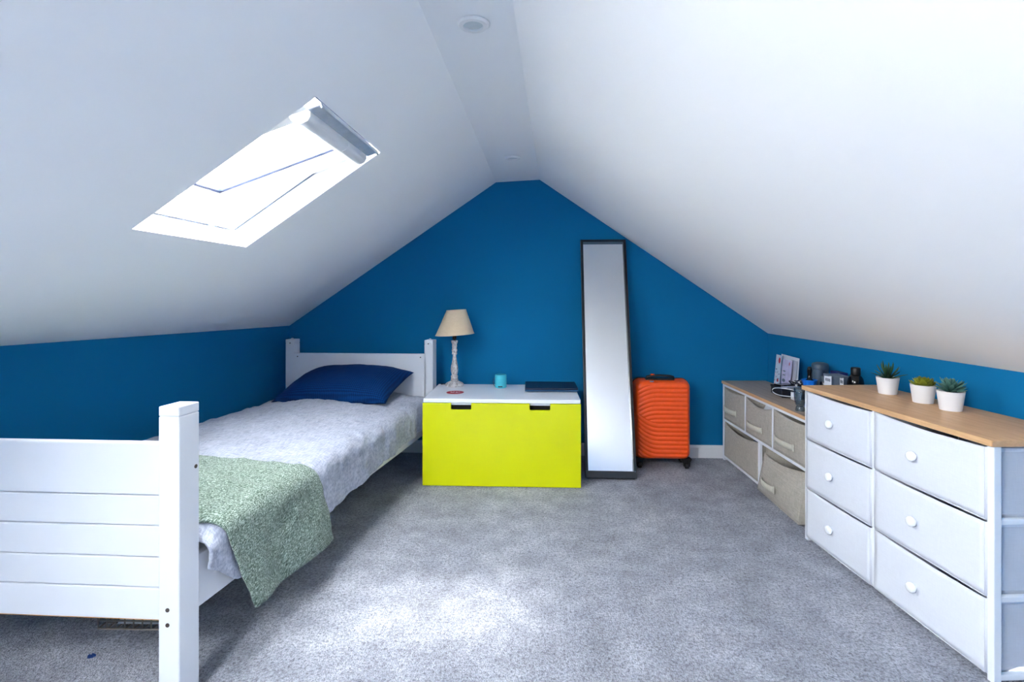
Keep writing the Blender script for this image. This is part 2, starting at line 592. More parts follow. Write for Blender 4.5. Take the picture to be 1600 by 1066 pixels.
# ------------------------------------------------------------------ roof windows
def roof_window(name, label, origin, uvec, wvec, nvec, uw, wl_, open_deg, detail):
    """origin: lower corner on ceiling plane; u across, w up the slope, n outward"""
    root = thing(name, label, 'window', origin, kind='structure')
    U, Wv, N = Vector(uvec), Vector(wvec), Vector(nvec)
    def T(x, y, z):
        return tuple(U * x + Wv * y + N * z)
    D = 0.085
    # splayed lining boards: lower board faces up, upper board level
    lin_ = [('reveal_board', [(0, 0, 0), (uw, 0, 0), (uw, -.01, D), (0, -.01, D)]),
            ('reveal_board', [(0, wl_, 0), (0, wl_ + .01, D), (uw, wl_ + .01, D), (uw, wl_, 0)]),
            ('reveal_board', [(0, 0, 0), (0, 0, D), (0, wl_, D), (0, wl_, 0)]),
            ('reveal_board', [(uw, 0, 0), (uw, wl_, 0), (uw, wl_, D), (uw, 0, D)])]
    for nm, pts in lin_:
        MB().poly(pts).xf(T).build(nm, 'trim', root)
    # fixed outer frame
    a, fd = .024, .07
    for x0, x1, y0, y1 in ((0, uw, -.008, a), (0, uw, wl_ - a, wl_ + .008), (0, a, a, wl_ - a), (uw - a, uw, a, wl_ - a)):
        MB().box(x0, x1, y0, y1, D, D + fd).xf(T).build('frame_bar', 'trim', root, bevel=.003)
    # sash, pivoting about its middle; the top swings into the room
    cy, cz = wl_ * 0.52, D + .03
    al = R(open_deg)
    def S(x, y, z):
        yy, zz = y - cy, z
        y2 = yy * math.cos(al) + zz * math.sin(al)
        z2 = -yy * math.sin(al) + zz * math.cos(al)
        return T(x, cy + y2, cz + z2)
    e = a + .004
    rw_, st_ = .055, .080
    for nm, x0, x1, y0, y1 in (('sash_rail', e, uw - e, e - .015, e + rw_ - .015), ('sash_rail', e, uw - e, wl_ - e - rw_, wl_ - e),
                               ('sash_stile', e, e + st_, e + rw_ - .015, wl_ - e - rw_), ('sash_stile', uw - e - st_, uw - e, e + rw_ - .015, wl_ - e - rw_)):
        MB().box(x0, x1, y0, y1, -.028, .028).xf(S).build(nm, 'trim', root, bevel=.006, bseg=3)
    gx0_, gx1_, gy0_, gy1_ = e + st_, uw - e - st_, e + rw_ - .015, wl_ - e - rw_
    MB().box(gx0_, gx1_, gy0_, gy1_, .008, .014).xf(S).build('pane', 'glass', root)
    if detail:
        # glazing gasket, handle bar, ventilation flap, painted head reflections
        g = MB()
        for b in ((gx0_, gx1_, gy0_, gy0_ + .014), (gx0_, gx1_, gy1_ - .006, gy1_), (gx0_, gx0_ + .006, gy0_, gy1_), (gx1_ - .020, gx1_, gy0_, gy1_)):
            g.box(*b, -.002, .0075)
        g.xf(S).build('gasket', 'gasket', root)
        gv = MB()
        for b in ((.004, uw - .004, -.006, -.001), (.004, uw - .004, wl_ + .001, wl_ + .006), (-.001, .004, .0, wl_), (uw - .004, uw + .001, .0, wl_)):
            gv.box(b[0], b[1], b[2], b[3], D - .004, D + .002)
        gv.xf(T).build('lining_gap_shade', 'tray_grey', root)  # grey strip painted for the shade in the lining joint
        yh = wl_ - e - .018
        prof = [(-.034, .000), (-.032, -.016), (-.022, -.030), (-.004, -.038), (.016, -.036), (.028, -.026), (.034, -.010), (.034, .000)]
        def bar(x0, x1):
            m = MB()
            n = len(prof)
            m.v = [(x0, p, q) for p, q in prof] + [(x1, p, q) for p, q in prof]
            m.f = [tuple(range(n)), tuple(reversed(range(n, 2 * n)))] + [(i, (i + 1) % n, n + (i + 1) % n, n + i) for i in range(n)]
            return m.xf(lambda x, y_, z: S(x, yh + y_ - .012, z - .026))
        bar(e + .02, uw * .60).build('handle_bar', 'trim', root, smooth=True, sharp=50)
        bar(uw * .60 + .002, uw - e - .02).build('handle_bar', 'trim', root, smooth=True, sharp=50)
        MB().box(e + .005, uw - e - .005, wl_ - e + .001, wl_ - e + .045, -.040, -.034).xf(S).build('ventilation_flap', 'alu', root, bevel=.003)
        MB().box(e + .005, uw - e - .005, wl_ - e + .040, wl_ - e + .046, -.048, -.030).xf(S).build('flap_lip', 'alu', root, bevel=.001)
        MB().box(.004, uw * .80, wl_ - .006, wl_ + .004, .006, .026).xf(T).build('head_reflection', 'alu_dark', root)  # dark blue strip stands in for reflections of outer cover and roof
        for k in range(3):
            x = uw * (.56 + .10 * k)
            MB().box(x, x + .030, wl_ - .014, wl_ - .006, .004, .030).xf(T).build('hinge_plate', 'alu', root, bevel=.002)
        MB().prism([(0, 0), (.035, 0), (.0175, .03)], 0, .012).xf(lambda x, y_, z: T(uw * .62 + x, a + .002 + y_, D - .03 + z)).build('latch', 'alu', root)
        MB().lathe([(.007, 0), (.007, .006)], 12).xf(lambda x, y_, z: T(uw * .86 + x, .05 + y_, D - .004 + z)).build('screw_cap', 'alu', root)
    c = Vector(origin) + U * uw / 2 + Wv * wl_ / 2 + N * (D + fd + .16)
    p = portal(name + '_portal', c, -N, wl_ + .12, uw + .12)
    return root

cs, sn = math.cos(math.atan(SL)), math.sin(math.atan(SL))
wlen = (SKX1 - SKX0) / cs
roof_window('window_1', 'open white centre-pivot roof window in the left slope over the bed', (SKX0, SKY0, left_z(SKX0, 0)), (0, 1, 0), (cs, 0, sn), (-sn, 0, cs), SKY1 - SKY0, wlen, 15.0, True)
roof_window('window_2_added', 'white roof window in the left slope behind the viewpoint', (SKX0, RKY0, left_z(SKX0, 0)), (0, 1, 0), (cs, 0, sn), (-sn, 0, cs), RKY1 - RKY0, wlen, 0.0, False)  # added out of view to supply daylight
ym = (RWY0 + RWY1) / 2
pa = Vector((lerp(RRX(ym), XR(ym), .92), RWY1, lerp(RRZ, ZR, .92)))
pb = Vector((lerp(RRX(ym), XR(ym), .54), RWY1, lerp(RRZ, ZR, .54)))
wv = pb - pa
wl2 = wv.length
wv.normalize()
roof_window('window_3_added', 'white roof window in the right slope behind the viewpoint', pa, (0, -1, 0), wv, (wv.z, 0, -wv.x), RWY1 - RWY0, wl2, 0.0, False)  # second added window, unseen, lets in more daylight

# ------------------------------------------------------------------ ridge downlights
def downlight(loc, label):
    t = thing('downlight', label, 'ceiling light', loc, group='downlights along the ridge')
    MB().lathe([(.046, 0), (.046, -.003), (.041, -.008), (.029, -.0085), (.0275, -.004), (.0275, -.002)], 40, cap=False).build('bezel', 'trim', t, smooth=True, sharp=40)
    MB().lathe([(.028, -.003), (.0005, -.0045)], 40).build('lens', 'lightdisc', t, smooth=True, sharp=40)
downlight((-.203, 1.497, 1.879), 'round white recessed downlight in the ridge nearest the viewer')
downlight((-.176, 2.975, 1.879), 'small round downlight at the far end of the ridge near the blue wall')

# ------------------------------------------------------------------ bed
BW, BL_ = 0.985, 2.10
bed = thing('single_bed', 'white painted single bed with panelled footboard and square posts', 'bed', (-1.33, 2.38, 0))
bo = bed.location.copy()
def BX(u, v, z):
    """u: distance in from the bed's open side, v: distance from the foot end"""
    return (-.965 + .121 * v - u - bo.x, 1.33 + v - bo.y, z)
def bbox(name, u0, u1, v0, v1, z0, z1, mat='bedwhite', parent=bed, bevel=.003):
    return MB().box(u0, u1, v0, v1, z0, z1).xf(BX).build(name, mat, parent, bevel=bevel)
PW, PD = .057, .070
for u0 in (0, BW - PW):
    for v0 in (0, BL_ - PD):
        p = bbox('post', u0, u0 + PW, v0, v0 + PD, 0, .775)
        bbox('post_cap', u0, u0 + PW, v0, v0 + PD, .7755, .802, parent=p, bevel=.003)
        if v0 > 1:
            MB().lathe([(.009, .80), (.009, .806), (.004, .810)], 14, (0, 0, 0)).xf(lambda x, y, z: tuple(Vector(BX(u0 + PW / 2, v0 + .03, z)) + Vector((x, y, 0)))).build('dowel', 'bedwhite', p, smooth=True, sharp=40)
for z0, z1 in ((.220, .306), (.308, .388), (.390, .473), (.475, .555), (.557, .698)):
    bbox('plank', PW, BW - PW, .022, .046, z0, z1, bevel=.0035)
bbox('pine_underside', PW, BW - PW, .024, .044, .2185, .2205, 'orange_wood', bevel=0)
bbox('headboard_panel', PW - .01, BW - PW + .01, 2.030, 2.056, .30, .712)
bbox('side_rail', .010, .036, PD, BL_ - PD, .224, .370)
bbox('side_rail', BW - .036, BW - .010, PD, BL_ - PD, .224, .370)
bbox('bed_base_light_block', .036, BW - .036, .05, BL_ - .06, .30, .322)  # solid deck, added out of sight to block light under the bed
def hole(u, v, z, axis, r=.0055):
    m = MB().lathe([(r, -.001), (r, .0012), (r * .6, .0013)], 14, axis=axis)
    m.xf(lambda x, y, zz: tuple(Vector(BX(u, v, z)) + Vector((x, y, zz)))).build('screw_hole', 'hole', bed)
hole(PW * .55, -.0002, .262, 'y'); hole(PW * .55, -.0002, .222, 'y')
hole(0.0, PD * .82, .626, 'x')
for u in (.031, BW - .031):
    hole(u, BL_ - PD, .778, 'y', .004)
for u in (.082, BW - .082):
    hole(u, 2.0297, .690, 'y', .004)

# ---- duvet: cross-section as an arc-length path from wall side over the top to the open side
TOP = .452
UL, UR, RC = .945, -.022, .060
def path(a, v):
    """a<0 : down on the wall side, 0..LT over the top, then corner and straight down"""
    lt = UL - UR - 2 * RC
    qa = math.pi / 2 * RC
    if a < 0:
        if a > -qa:
            t = -a / RC
            return UL - RC + RC * math.sin(t), TOP - RC + RC * math.cos(t)
        return UL, TOP - RC - (-a - qa)
    if a <= lt:
        u = UL - RC - a
        s = a / lt
        return u, TOP + .034 * math.sin(math.pi * min(1, max(0, s))) ** 0.8
    a2 = a - lt
    if a2 < qa:
        t = a2 / RC
        return UR + RC - RC * math.sin(t), TOP - RC + RC * math.cos(t)
    return UR, TOP - RC - (a2 - qa)
LT = UL - UR - 2 * RC
QA = math.pi / 2 * RC
def hem_z(v):
    pts = [(0.06, .345), (.12, .30), (.18, .250), (.30, .235), (.67, .240), (.97, .250), (1.24, .274), (1.73, .288), (2.05, .300)]
    if v <= pts[0][0]:
        return pts[0][1]
    for (a, b), (c, d) in zip(pts, pts[1:]):
        if v <= c:
            return lerp(b, d, (v - a) / (c - a))
    return pts[-1][1]
def fbm(x, y, z=0.0):
    return noise.fractal(Vector((x, y, z)), 0.9, 2.1, 4)
def ridge(x, y, z):
    return 1 - abs(noise.noise(Vector((x, y, z)))) * 2
def cloth_pt(a, v, off=0.0, wr=1.0):
    u, z = path(a, v)
    u2, z2 = path(a + .004, v)
    tu, tz = u2 - u, z2 - z
    l = math.hypot(tu, tz) or 1
    nu, nz = tz / l, -tu / l          # outward normal in the (u,z) section
    side = max(0.0, min(1.0, (a - LT) / QA))
    fold = .010 * math.sin(v * 21 + 2.5 * noise.noise(Vector((v * 4, 1.2, 0)))) * (.35 + .9 * max(0, min(1, (v - .9) / .9)))
    drop = max(0.0, a - LT - QA * .6)
    d = wr * (.009 * fbm(a * 4.0 + 3, v * 3.0, .3) + .0050 * ridge(a * 9 + v * 4, v * 7 - a * 5, 2.0) + .0035 * ridge(a * 17 - v * 9, v * 15 + a * 6, 7.0) + .0040 * fbm(a * 22, v * 22, 5.0))
    d += wr * side * fold * min(1.0, drop / .08)
    # seam of the quilt about two thirds up the bed
    d -= wr * .010 * math.exp(-((v - 1.22 - .05 * math.sin(a * 3)) / .016) ** 2) * (1 - side * .4)
    d -= wr * .008 * math.exp(-((v - 1.62 - .04 * math.sin(a * 4 + 1)) / .02) ** 2)
    flare = .030 * max(0.0, a - LT - QA) * (1 if a > LT else 0)
    endr = .09
    zd = 0.0
    if v < .075 + endr:
        t = (.075 + endr - v) / endr
        t = min(1.0, max(0.0, t))
        zd = -.075 * (1 - math.sqrt(max(0.0, 1 - t * t))) * (1 - side)
        d += wr * .010 * fbm(a * 14 + 9, v * 16, 1.0) * t
    if v > 1.90:
        t = (v - 1.90) / .12
        zd -= .06 * t * t
    return BX(u + nu * (d + off) - flare, v, z + nz * (d + off) + zd)

NV, NA = 240, 150
rows = []
for i in range(NV + 1):
    v = lerp(.078, 2.018, i / NV)
    a1 = LT + QA + (TOP - RC - hem_z(v)) + .006 * math.sin(v * 40) * .3
    a0 = -QA - .06
    rows.append([cloth_pt(lerp(a0, a1, j / NA), v) for j in range(NA + 1)])
dv = MB().quad_grid(rows).build('duvet', 'duvet', smooth=True, solid=.010, offset=-1)
dv.location = bo
tag(dv, 'lavender-grey crinkled linen duvet spread over the white bed', 'duvet')

# ---- throw
rows = []
hemz = .142
NA2, NV2 = 90, 56
a_end = LT + QA + (TOP - RC - hemz)
for i in range(NV2 + 1):
    s = i / NV2
    r = []
    for j in range(NA2 + 1):
        a = lerp(.12, a_end, j / NA2)
        k = max(0.0, min(1.0, (a - LT) / (a_end - LT)))
        vn = .105 + .113 * k
        vf = .575 + .105 * k ** .6 - .02 * (1 - j / NA2)
        v = lerp(vn, vf, s)
        p = Vector(cloth_pt(a, v, .010, 0.75))
        wob = .008 * k * math.sin(s * 9 + 1.0) + .010 * k * fbm(a * 5, v * 6, 8.0)
        sag = -.010 * k * math.sin(math.pi * s)
        r.append((p.x + wob + .012 * k, p.y, p.z + sag * .5))
    rows.append(r)
th = MB().quad_grid(rows).build('throw_blanket', 'throw', smooth=True, solid=.006, offset=-1)
th.location = bo
tag(th, 'sage green knitted throw draped across the foot of the bed', 'blanket')

# ---- pillow
n = 44
rows_t, rows_b = [], []
for i in range(n + 1):
    rt, rb = [], []
    for j in range(n + 1):
        x, y = -1 + 2 * j / n, -1 + 2 * i / n
        ex, ey = (1 - abs(x) ** 2.6), (1 - abs(y) ** 2.6)
        h = max(0.0, ex * ey) ** .55
        pin = 1 - .07 * (1 - abs(y) ** 2) * abs(x) ** 6
        pin2 = 1 - .09 * (1 - abs(x) ** 2) * abs(y) ** 6
        px, py = x * .385 * pin, y * .245 * pin2
        w = .006 * fbm(px * 9, py * 9, 3) * h ** .3 + .004 * ridge(px * 12, py * 7, 1) * (1 - h) * (h > 0)
        rt.append((px, py, h * .118 + w))
        rb.append((px, py, -h * .050 + (w * .3)))
    rows_t.append(rt)
    rows_b.append(rb)
pm = MB().quad_grid(rows_t).quad_grid([list(reversed(r)) for r in rows_b])
po = pm.build('pillow', 'pillow', smooth=True)
bmx = bmesh.new(); bmx.from_mesh(po.data)
bmesh.ops.remove_doubles(bmx, verts=bmx.verts, dist=.003)
bmesh.ops.recalc_face_normals(bmx, faces=bmx.faces)
bmx.to_mesh(po.data); bmx.free()
po.data.polygons.foreach_set('use_smooth', [True] * len(po.data.polygons))
po.rotation_euler = (R(14), R(-1.5), R(-7))
po.location = (-1.215, 3.145, .532)
po.scale = (.93, .93, .93)
tag(po, 'navy blue waffle-textured pillow at the head of the bed', 'pillow')

# ------------------------------------------------------------------ storage bench
ch = thing('storage_bench', 'low white storage bench with glossy lime green drop front', 'bench', (-.243, 2.975, 0), R(1.0))
hw = .450
MB().box(-hw, hw, .006, .502, .478, .500).build('lid', 'white_lam', ch, bevel=.002)
MB().box(-hw + .001, -hw + .018, .020, .50, .0, .4775).build('side_panel', 'white_lam', ch, bevel=.001)
MB().box(hw - .018, hw - .001, .020, .50, .0, .4775).build('side_panel', 'white_lam', ch, bevel=.001)
MB().box(-hw + .018, hw - .018, .482, .50, .0, .4775).build('back_panel', 'white_lam', ch)
MB().box(-hw + .018, hw - .018, .022, .482, .02, .035).build('bottom_panel', 'dark', ch)
MB().box(-hw + .018, hw - .018, .022, .040, .4625, .4775).build('top_rail', 'white_lam', ch)
def notch(xc):
    w, d, r = .0585, .037, .007
    zt = .4755
    pts = [(xc - w, zt)]
    for k in range(5):
        t = math.pi + math.pi / 2 * k / 4
        pts.append((xc - w + r + r * math.cos(t), zt - d + r + r * math.sin(t)))
    for k in range(5):
        t = 1.5 * math.pi + math.pi / 2 * k / 4
        pts.append((xc + w - r + r * math.cos(t), zt - d + r + r * math.sin(t)))
    pts.append((xc + w, zt))
    return pts
outline = [(-hw - .003, .003), (-hw - .003, .4755)] + notch(-.231) + notch(.220) + [(hw + .002, .4755), (hw + .002, .003)]
MB().prism(outline, 0, .018).build('drop_front', 'lime', ch, bevel=.0012)
MB().box(-hw + .02, hw - .02, .060, .064, .04, .462).build('slot_shade_sheet', 'dark', ch)  # dark sheet painted as the shade seen through the slots

# ---- sticker on the bench
st = thing('sticker', 'round red sticker with pale worn print on the bench lid', 'sticker', (-.542, 3.172, .5003), 0)
MB().lathe([(.053, 0), (.053, .0006)], 40).build('disc', 'red_print', st)
for k, (x, y_, w, h) in enumerate(((-.026, .012, .010, .018), (-.010, .014, .012, .016), (.008, .012, .010, .018), (.024, .010, .012, .014), (-.016, -.008, .022, .012), (.012, -.010, .018, .010))):
    MB().lathe([(1, .0007), (1, .0009)], 14).xf(lambda a, b, c: (x + a * w * .55, y_ + b * h * .5, c)).build('print_mark', 'pink_print', st)

# ---- lamp
lp = thing('table_lamp', 'table lamp with beige cone shade and distressed turned wooden column', 'lamp', (-.586, 3.405, .5), 0)
MB().lathe([(.058, 0), (.061, .006), (.059, .014), (.050, .021), (.036, .028), (.026, .033)], 40).build('base', 'shabby', lp, smooth=True, sharp=60)
col_ = [(.014, .027), (.0165, .030), (.0165, .038), (.013, .041), (.0155, .046), (.0155, .056), (.012, .060), (.0130, .066), (.0158, .080), (.0165, .094), (.0150, .112), (.0115, .136), (.0085, .158), (.0075, .172), (.0095, .177), (.0115, .180), (.0115, .187), (.0095, .190), (.0120, .195), (.0125, .204), (.0105, .212), (.0095, .218), (.0115, .224), (.0105, .236), (.0140, .246), (.0150, .254), (.0150, .258), (.006, .259)]
MB().lathe([(r_ * 1.46, .033 + (z_ - .027) * 1.145) for r_, z_ in col_], 32).build('column', 'shabby', lp, smooth=True, sharp=50)
MB().lathe([(.008, .297), (.008, .306), (.013, .308), (.013, .335), (.004, .337)], 20).build('lamp_holder', 'brass', lp, smooth=True, sharp=40)
tl = R(-3.5)
def sh(x, y_, z):
    zz = z - .40
    return (x * math.cos(tl) - zz * math.sin(tl) + .006, y_, .40 + x * -math.sin(tl) * 1.0 + zz * math.cos(tl))
so = MB().lathe([(.127, .336), (.064, .498)], 48, cap=False).xf(sh).build('lamp_shade', 'shade', lp, smooth=True)
MB().lathe([(.1258, .3365), (.0627, .4975)], 48, cap=False).xf(sh).build('shade_lining', 'shade_in', so, smooth=True)
for r_, z_ in ((.127, .337), (.0637, .497)):
    MB().tube([(r_ * math.cos(2 * math.pi * k / 48), r_ * math.sin(2 * math.pi * k / 48), z_) for k in range(48)], .0018, 6, True).xf(sh).build('shade_rim', 'shade', so, smooth=True)
MB().lathe([(.002, .335), (.010, .347), (.020, .380), (.0225, .400), (.018, .420), (.004, .430)], 24).build('bulb', 'shade_in', lp, smooth=True)
MB().tube([(-.050, .02, .006), (-.060, .030, .004), (-.075, .045, .004), (-.098, .040, .003)], .0028, 8).build('cord', 'cord', lp, smooth=True)

# ---- speaker
sp = thing('bluetooth_speaker', 'small turquoise cylindrical speaker on the white bench lid', 'speaker', (-.278, 3.36, .5))
MB().lathe([(.034, 0), (.038, .004), (.0385, .010), (.038, .016)], 36).build('base_ring', 'turq', sp, smooth=True, sharp=40)
MB().lathe([(.0365, .016), (.0375, .020), (.0375, .078), (.0355, .083), (.030, .0845)], 36).build('grille', 'turq', sp, smooth=True, sharp=40)
MB().lathe([(.031, .0846), (.030, .0856), (.001, .0858)], 36).build('top_pad', 'turq_top', sp, smooth=True, sharp=40)
MB().box(-.014, .014, -.0393, -.036, .008, .0145).build('logo_slot', 'cord', sp, bevel=.001)
MB().tube([(-.036, .004, .064), (-.046, .000, .052), (-.0475, -.004, .034), (-.044, -.006, .016), (-.037, -.006, .010)], .002, 6).build('strap', M['cyl_grey'], sp, smooth=True)

# ---- laptop
lt = thing('laptop', 'closed navy blue laptop lying on the right of the bench lid', 'laptop', (.043, 3.335, .5), R(1.5))
MB().box(-.163, .163, -.122, .122, .004, .013).build('base', 'navy_edge', lt, bevel=.003)
MB().box(-.163, .163, -.121, .122, .0135, .025).build('lid', 'navy_plastic', lt, bevel=.004, bseg=3)
MB().lathe([(.008, .0250), (.008, .0254)], 24, (-.075, -.060, 0)).build('emblem', 'silver', lt)
for x in (-.13, .13):
    MB().box(x - .02, x + .02, -.10, -.09, 0, .004).build('foot', 'rubber', lt)
    MB().box(x - .02, x + .02, .09, .10, 0, .004).build('foot', 'rubber', lt)

# ------------------------------------------------------------------ leaning mirror
mi = thing('floor_mirror', 'tall narrow black framed mirror leaning on the blue wall', 'mirror', (.397, 3.125, .012), 0)
mi.rotation_euler = (-math.atan2(.435, 1.47), 0, 0)
ml, mw, md = 1.520, .151, .036
b = .017
MB().box(-mw, mw, 0, md, 0, .040).build('frame_bar', 'black_frame', mi, bevel=.002)
MB().box(-mw, mw, 0, md, ml - b, ml).build('frame_bar', 'black_frame', mi, bevel=.002)
MB().box(-mw, -mw + b, 0, md, .040, ml - b).build('frame_bar', 'black_frame', mi, bevel=.002)
MB().box(mw - b, mw, 0, md, .040, ml - b).build('frame_bar', 'black_frame', mi, bevel=.002)
MB().box(-mw + b, mw - b, .024, .029, .040, ml - b).build('mirror_glass', 'mirror', mi)
MB().box(-mw + b, mw - b, .0295, .034, .040, ml - b).build('backing_board', 'black_frame', mi)
MB().lathe([(.003, 0), (.003, .001)], 10, (mw - .010, -.0002, .040), axis='y').build('screw', 'silver', mi)

# ------------------------------------------------------------------ suitcase
sc = thing('suitcase', 'orange ribbed hard-shell cabin suitcase standing by the mirror', 'suitcase', (.746, 3.430, 0))
SW, SZ0, SZ1 = .180, .052, .560
SH = (SZ1 - SZ0) / 2
SC = (SZ0 + SZ1) / 2
def shell(nx, nz, depth, sgn, ribs):
    RR, RB = .050, .032
    rows = []
    for i in range(nz + 1):
        r = []
        for j in range(nx + 1):
            # denser sampling near the rim
            x = SW * math.sin(math.pi / 2 * (-1 + 2 * j / nx)) if not ribs else SW * (-1 + 2 * j / nx)
            z = SH * (-1 + 2 * i / nz)
            qx, qz = abs(x) - (SW - RR), abs(z) - (SH - RR)
            if qx > 0 and qz > 0:
                dd = math.hypot(qx, qz)
                if dd > RR:
                    x = math.copysign(SW - RR + qx / dd * RR, x)
                    z = math.copysign(SH - RR + qz / dd * RR, z)
                    dd = RR
                din = RR - dd
            else:
                din = min(SW - abs(x), SH - abs(z))
            t = min(1.0, din / RB)
            y = depth * math.sqrt(max(0.0, 1 - (1 - t) ** 2))
            if ribs:
                # ribs run level on the right and sweep up/down towards the left edge
                X = (x + SW) / (2 * SW)
                Z = (SH - z) / (2 * SH)
                k = max(0.0, (.42 - X) / .42)
                bnd = .535 - .17 * k ** 2
                if Z > bnd:
                    ph = (Z - bnd) / .0535
                else:
                    ph = (Z - (.535 + .125 * k ** 2.2)) / .0535
                    if Z > .535 - .17 * k ** 2 - .01:
                        ph = 0
                prof = abs(math.sin(math.pi * ph)) ** .6
                fade = min(1.0, max(0, (din - .014)) / .022)
                y += .0075 * prof * fade
            r.append((x, -sgn * y, SC + z))
        rows.append(r)
    return MB().quad_grid(rows)
shell(100, 170, .088, 1, True).xf(lambda x, y, z: (x, y - .006, z)).build('front_shell', 'orange', sc, smooth=True)
shell(30, 40, .088, -1, False).xf(lambda x, y, z: (x, y + .006, z)).build('back_shell', 'orange', sc, smooth=True)
def rrect(w, h, r, n=8):
    pts = []
    for cx, cz, t0 in ((w - r, h - r, 0), (-w + r, h - r, 90), (-w + r, -h + r, 180), (w - r, -h + r, 270)):
        for k in range(n + 1):
            t = R(t0 + 90 * k / n)
            pts.append((cx + r * math.cos(t), SC + cz + r * math.sin(t)))
    return pts
MB().prism(rrect(SW + .003, SH + .003, .052), -.007, .007).build('zip_band', 'black_plastic', sc, bevel=.002)
MB().tube([(-.085, 0, SZ1 + .003), (-.082, 0, SZ1 + .012), (-.06, 0, SZ1 + .017), (.0, 0, SZ1 + .021), (.06, 0, SZ1 + .017), (.082, 0, SZ1 + .012), (.085, 0, SZ1 + .003)], .008, 10).xf(lambda x, y, z: (x * 1.0 - .005, y * 2.0 - .03, z)).build('carry_handle', 'black_plastic', sc, smooth=True)
MB().box(-.10, -.09 + .17, -.055, -.005, SZ1 - .006, SZ1 + .004).build('handle_mount', 'black_plastic', sc, bevel=.003)
MB().box(-.070, -.046, -.038, -.018, SZ1 + .014, SZ1 + .030).xf(lambda x, y, z: (x + (z - SZ1) * .2, y, z)).build('lock_tab', 'orange', sc, bevel=.004)
MB().box(-.082, -.058, -.094, -.089, SZ1 - .012, SZ1 - .004).build('label_plate', 'silver', sc, bevel=.001)
for sx in (-1, 1):
    for sy in (-1, 1):
        c = (sx * (SW - .034), sy * .062, 0)
        h = MB().hexa([(c[0] - .022, c[1] - .024, .040), (c[0] + .022, c[1] - .024, .040), (c[0] + .022, c[1] + .024, .040), (c[0] - .022, c[1] + .024, .040)],
                      [(c[0] - .032, c[1] - .030, .066), (c[0] + .034, c[1] - .030, .066), (c[0] + .034, c[1] + .030, .066), (c[0] - .032, c[1] + .030, .066)]).build('wheel_housing', 'black_plastic', sc, bevel=.003)
        MB().lathe([(.012, -.011), (.0195, -.010), (.0205, -.006), (.0205, .006), (.0195, .010), (.012, .011)], 24, (c[0] + .006, c[1] - .004, .0205), axis='x').build('wheel', 'rubber', h, smooth=True, sharp=40)
        for f_ in (-.016, .016):
            MB().hexa([(c[0] + .006 + f_ - .003, c[1] - .012, .014), (c[0] + .006 + f_ + .003, c[1] - .012, .014), (c[0] + .006 + f_ + .003, c[1] + .004, .014), (c[0] + .006 + f_ - .003, c[1] + .004, .014)],
                      [(c[0] + .006 + f_ - .003, c[1] - .014, .042), (c[0] + .006 + f_ + .003, c[1] - .014, .042), (c[0] + .006 + f_ + .003, c[1] + .014, .042), (c[0] + .006 + f_ - .003, c[1] + .014, .042)]).build('wheel_fork', 'black_plastic', h, bevel=.001)

# ------------------------------------------------------------------ fabric-drawer dressers
def rail(parent, x0, x1, y0, y1, z0, z1, name='frame_rail'):
    return MB().box(x0, x1, y0, y1, z0, z1).build(name, 'metal_white', parent, bevel=.002)

def fabric_drawer(parent, tl_, tr_, br_, bl_, depth, sag, skew, bulge, mat, y_in=.27, nx=24, nz=14, name='drawer'):
    """front panel from its four corners (x,y,z), with a slack upper hem, plus sides, back and base"""
    tl_, tr_, br_, bl_ = map(Vector, (tl_, tr_, br_, bl_))
    m = MB()
    rows = []
    for i in range(nz + 1):
        t = i / nz
        r = []
        for j in range(nx + 1):
            s = j / nx
            p = bl_.lerp(br_, s).lerp(tl_.lerp(tr_, s), t)
            ss = s ** skew
            p = p + Vector((0, 0, -sag * math.sin(math.pi * ss) * t ** 2))
            p.y += -bulge * math.sin(math.pi * s) * math.sin(math.pi * min(1, t * .95)) + sag * .35 * math.sin(math.pi * ss) * t ** 4
            p.y += .0012 * fbm(p.x * 14, p.z * 14, 1.0 + bulge * 50)
            r.append(p)
        rows.append(r)
    m.quad_grid(rows)
    bk = lambda p, dz=0: (p.x, p.y + depth, p.z + dz)
    m.quad_grid([[tl_, bl_], [Vector(bk(tl_)), Vector(bk(bl_))]])
    m.quad_grid([[br_, tr_], [Vector(bk(br_)), Vector(bk(tr_))]])
    m.quad_grid([[bl_, br_], [Vector(bk(bl_)), Vector(bk(br_))]])
    m.quad_grid([[Vector(bk(bl_)), Vector(bk(br_))], [Vector(bk(tl_)), Vector(bk(tr_))]])
    o = m.build(name, mat, parent, smooth=True, solid=.003, offset=-1)
    o.data.set_sharp_from_angle(angle=R(50))
    return o

def strap_handle(drawer, x0, x1, z0, z1, y0, slope=0.0):
    h = .030
    rows = []
    for i in range(13):
        s = i / 12
        x = lerp(x0, x1, s)
        z = lerp(z0, z1, s)
        y = y0 - .016 * math.sin(math.pi * s) ** .6
        rows.append([(x, y, z - h / 2), (x, y, z + h / 2)])
    MB().quad_grid(rows).build('strap_handle', 'strap', drawer, smooth=True, solid=.003, offset=0)
    for x, z in ((x0, z0), (x1, z1)):
        MB().box(x - .006, x + .006, y0 - .003, y0 + .001, z - h / 2 - .003, z + h / 2 + .003).build('strap_stitching', 'strap', drawer, bevel=.001)

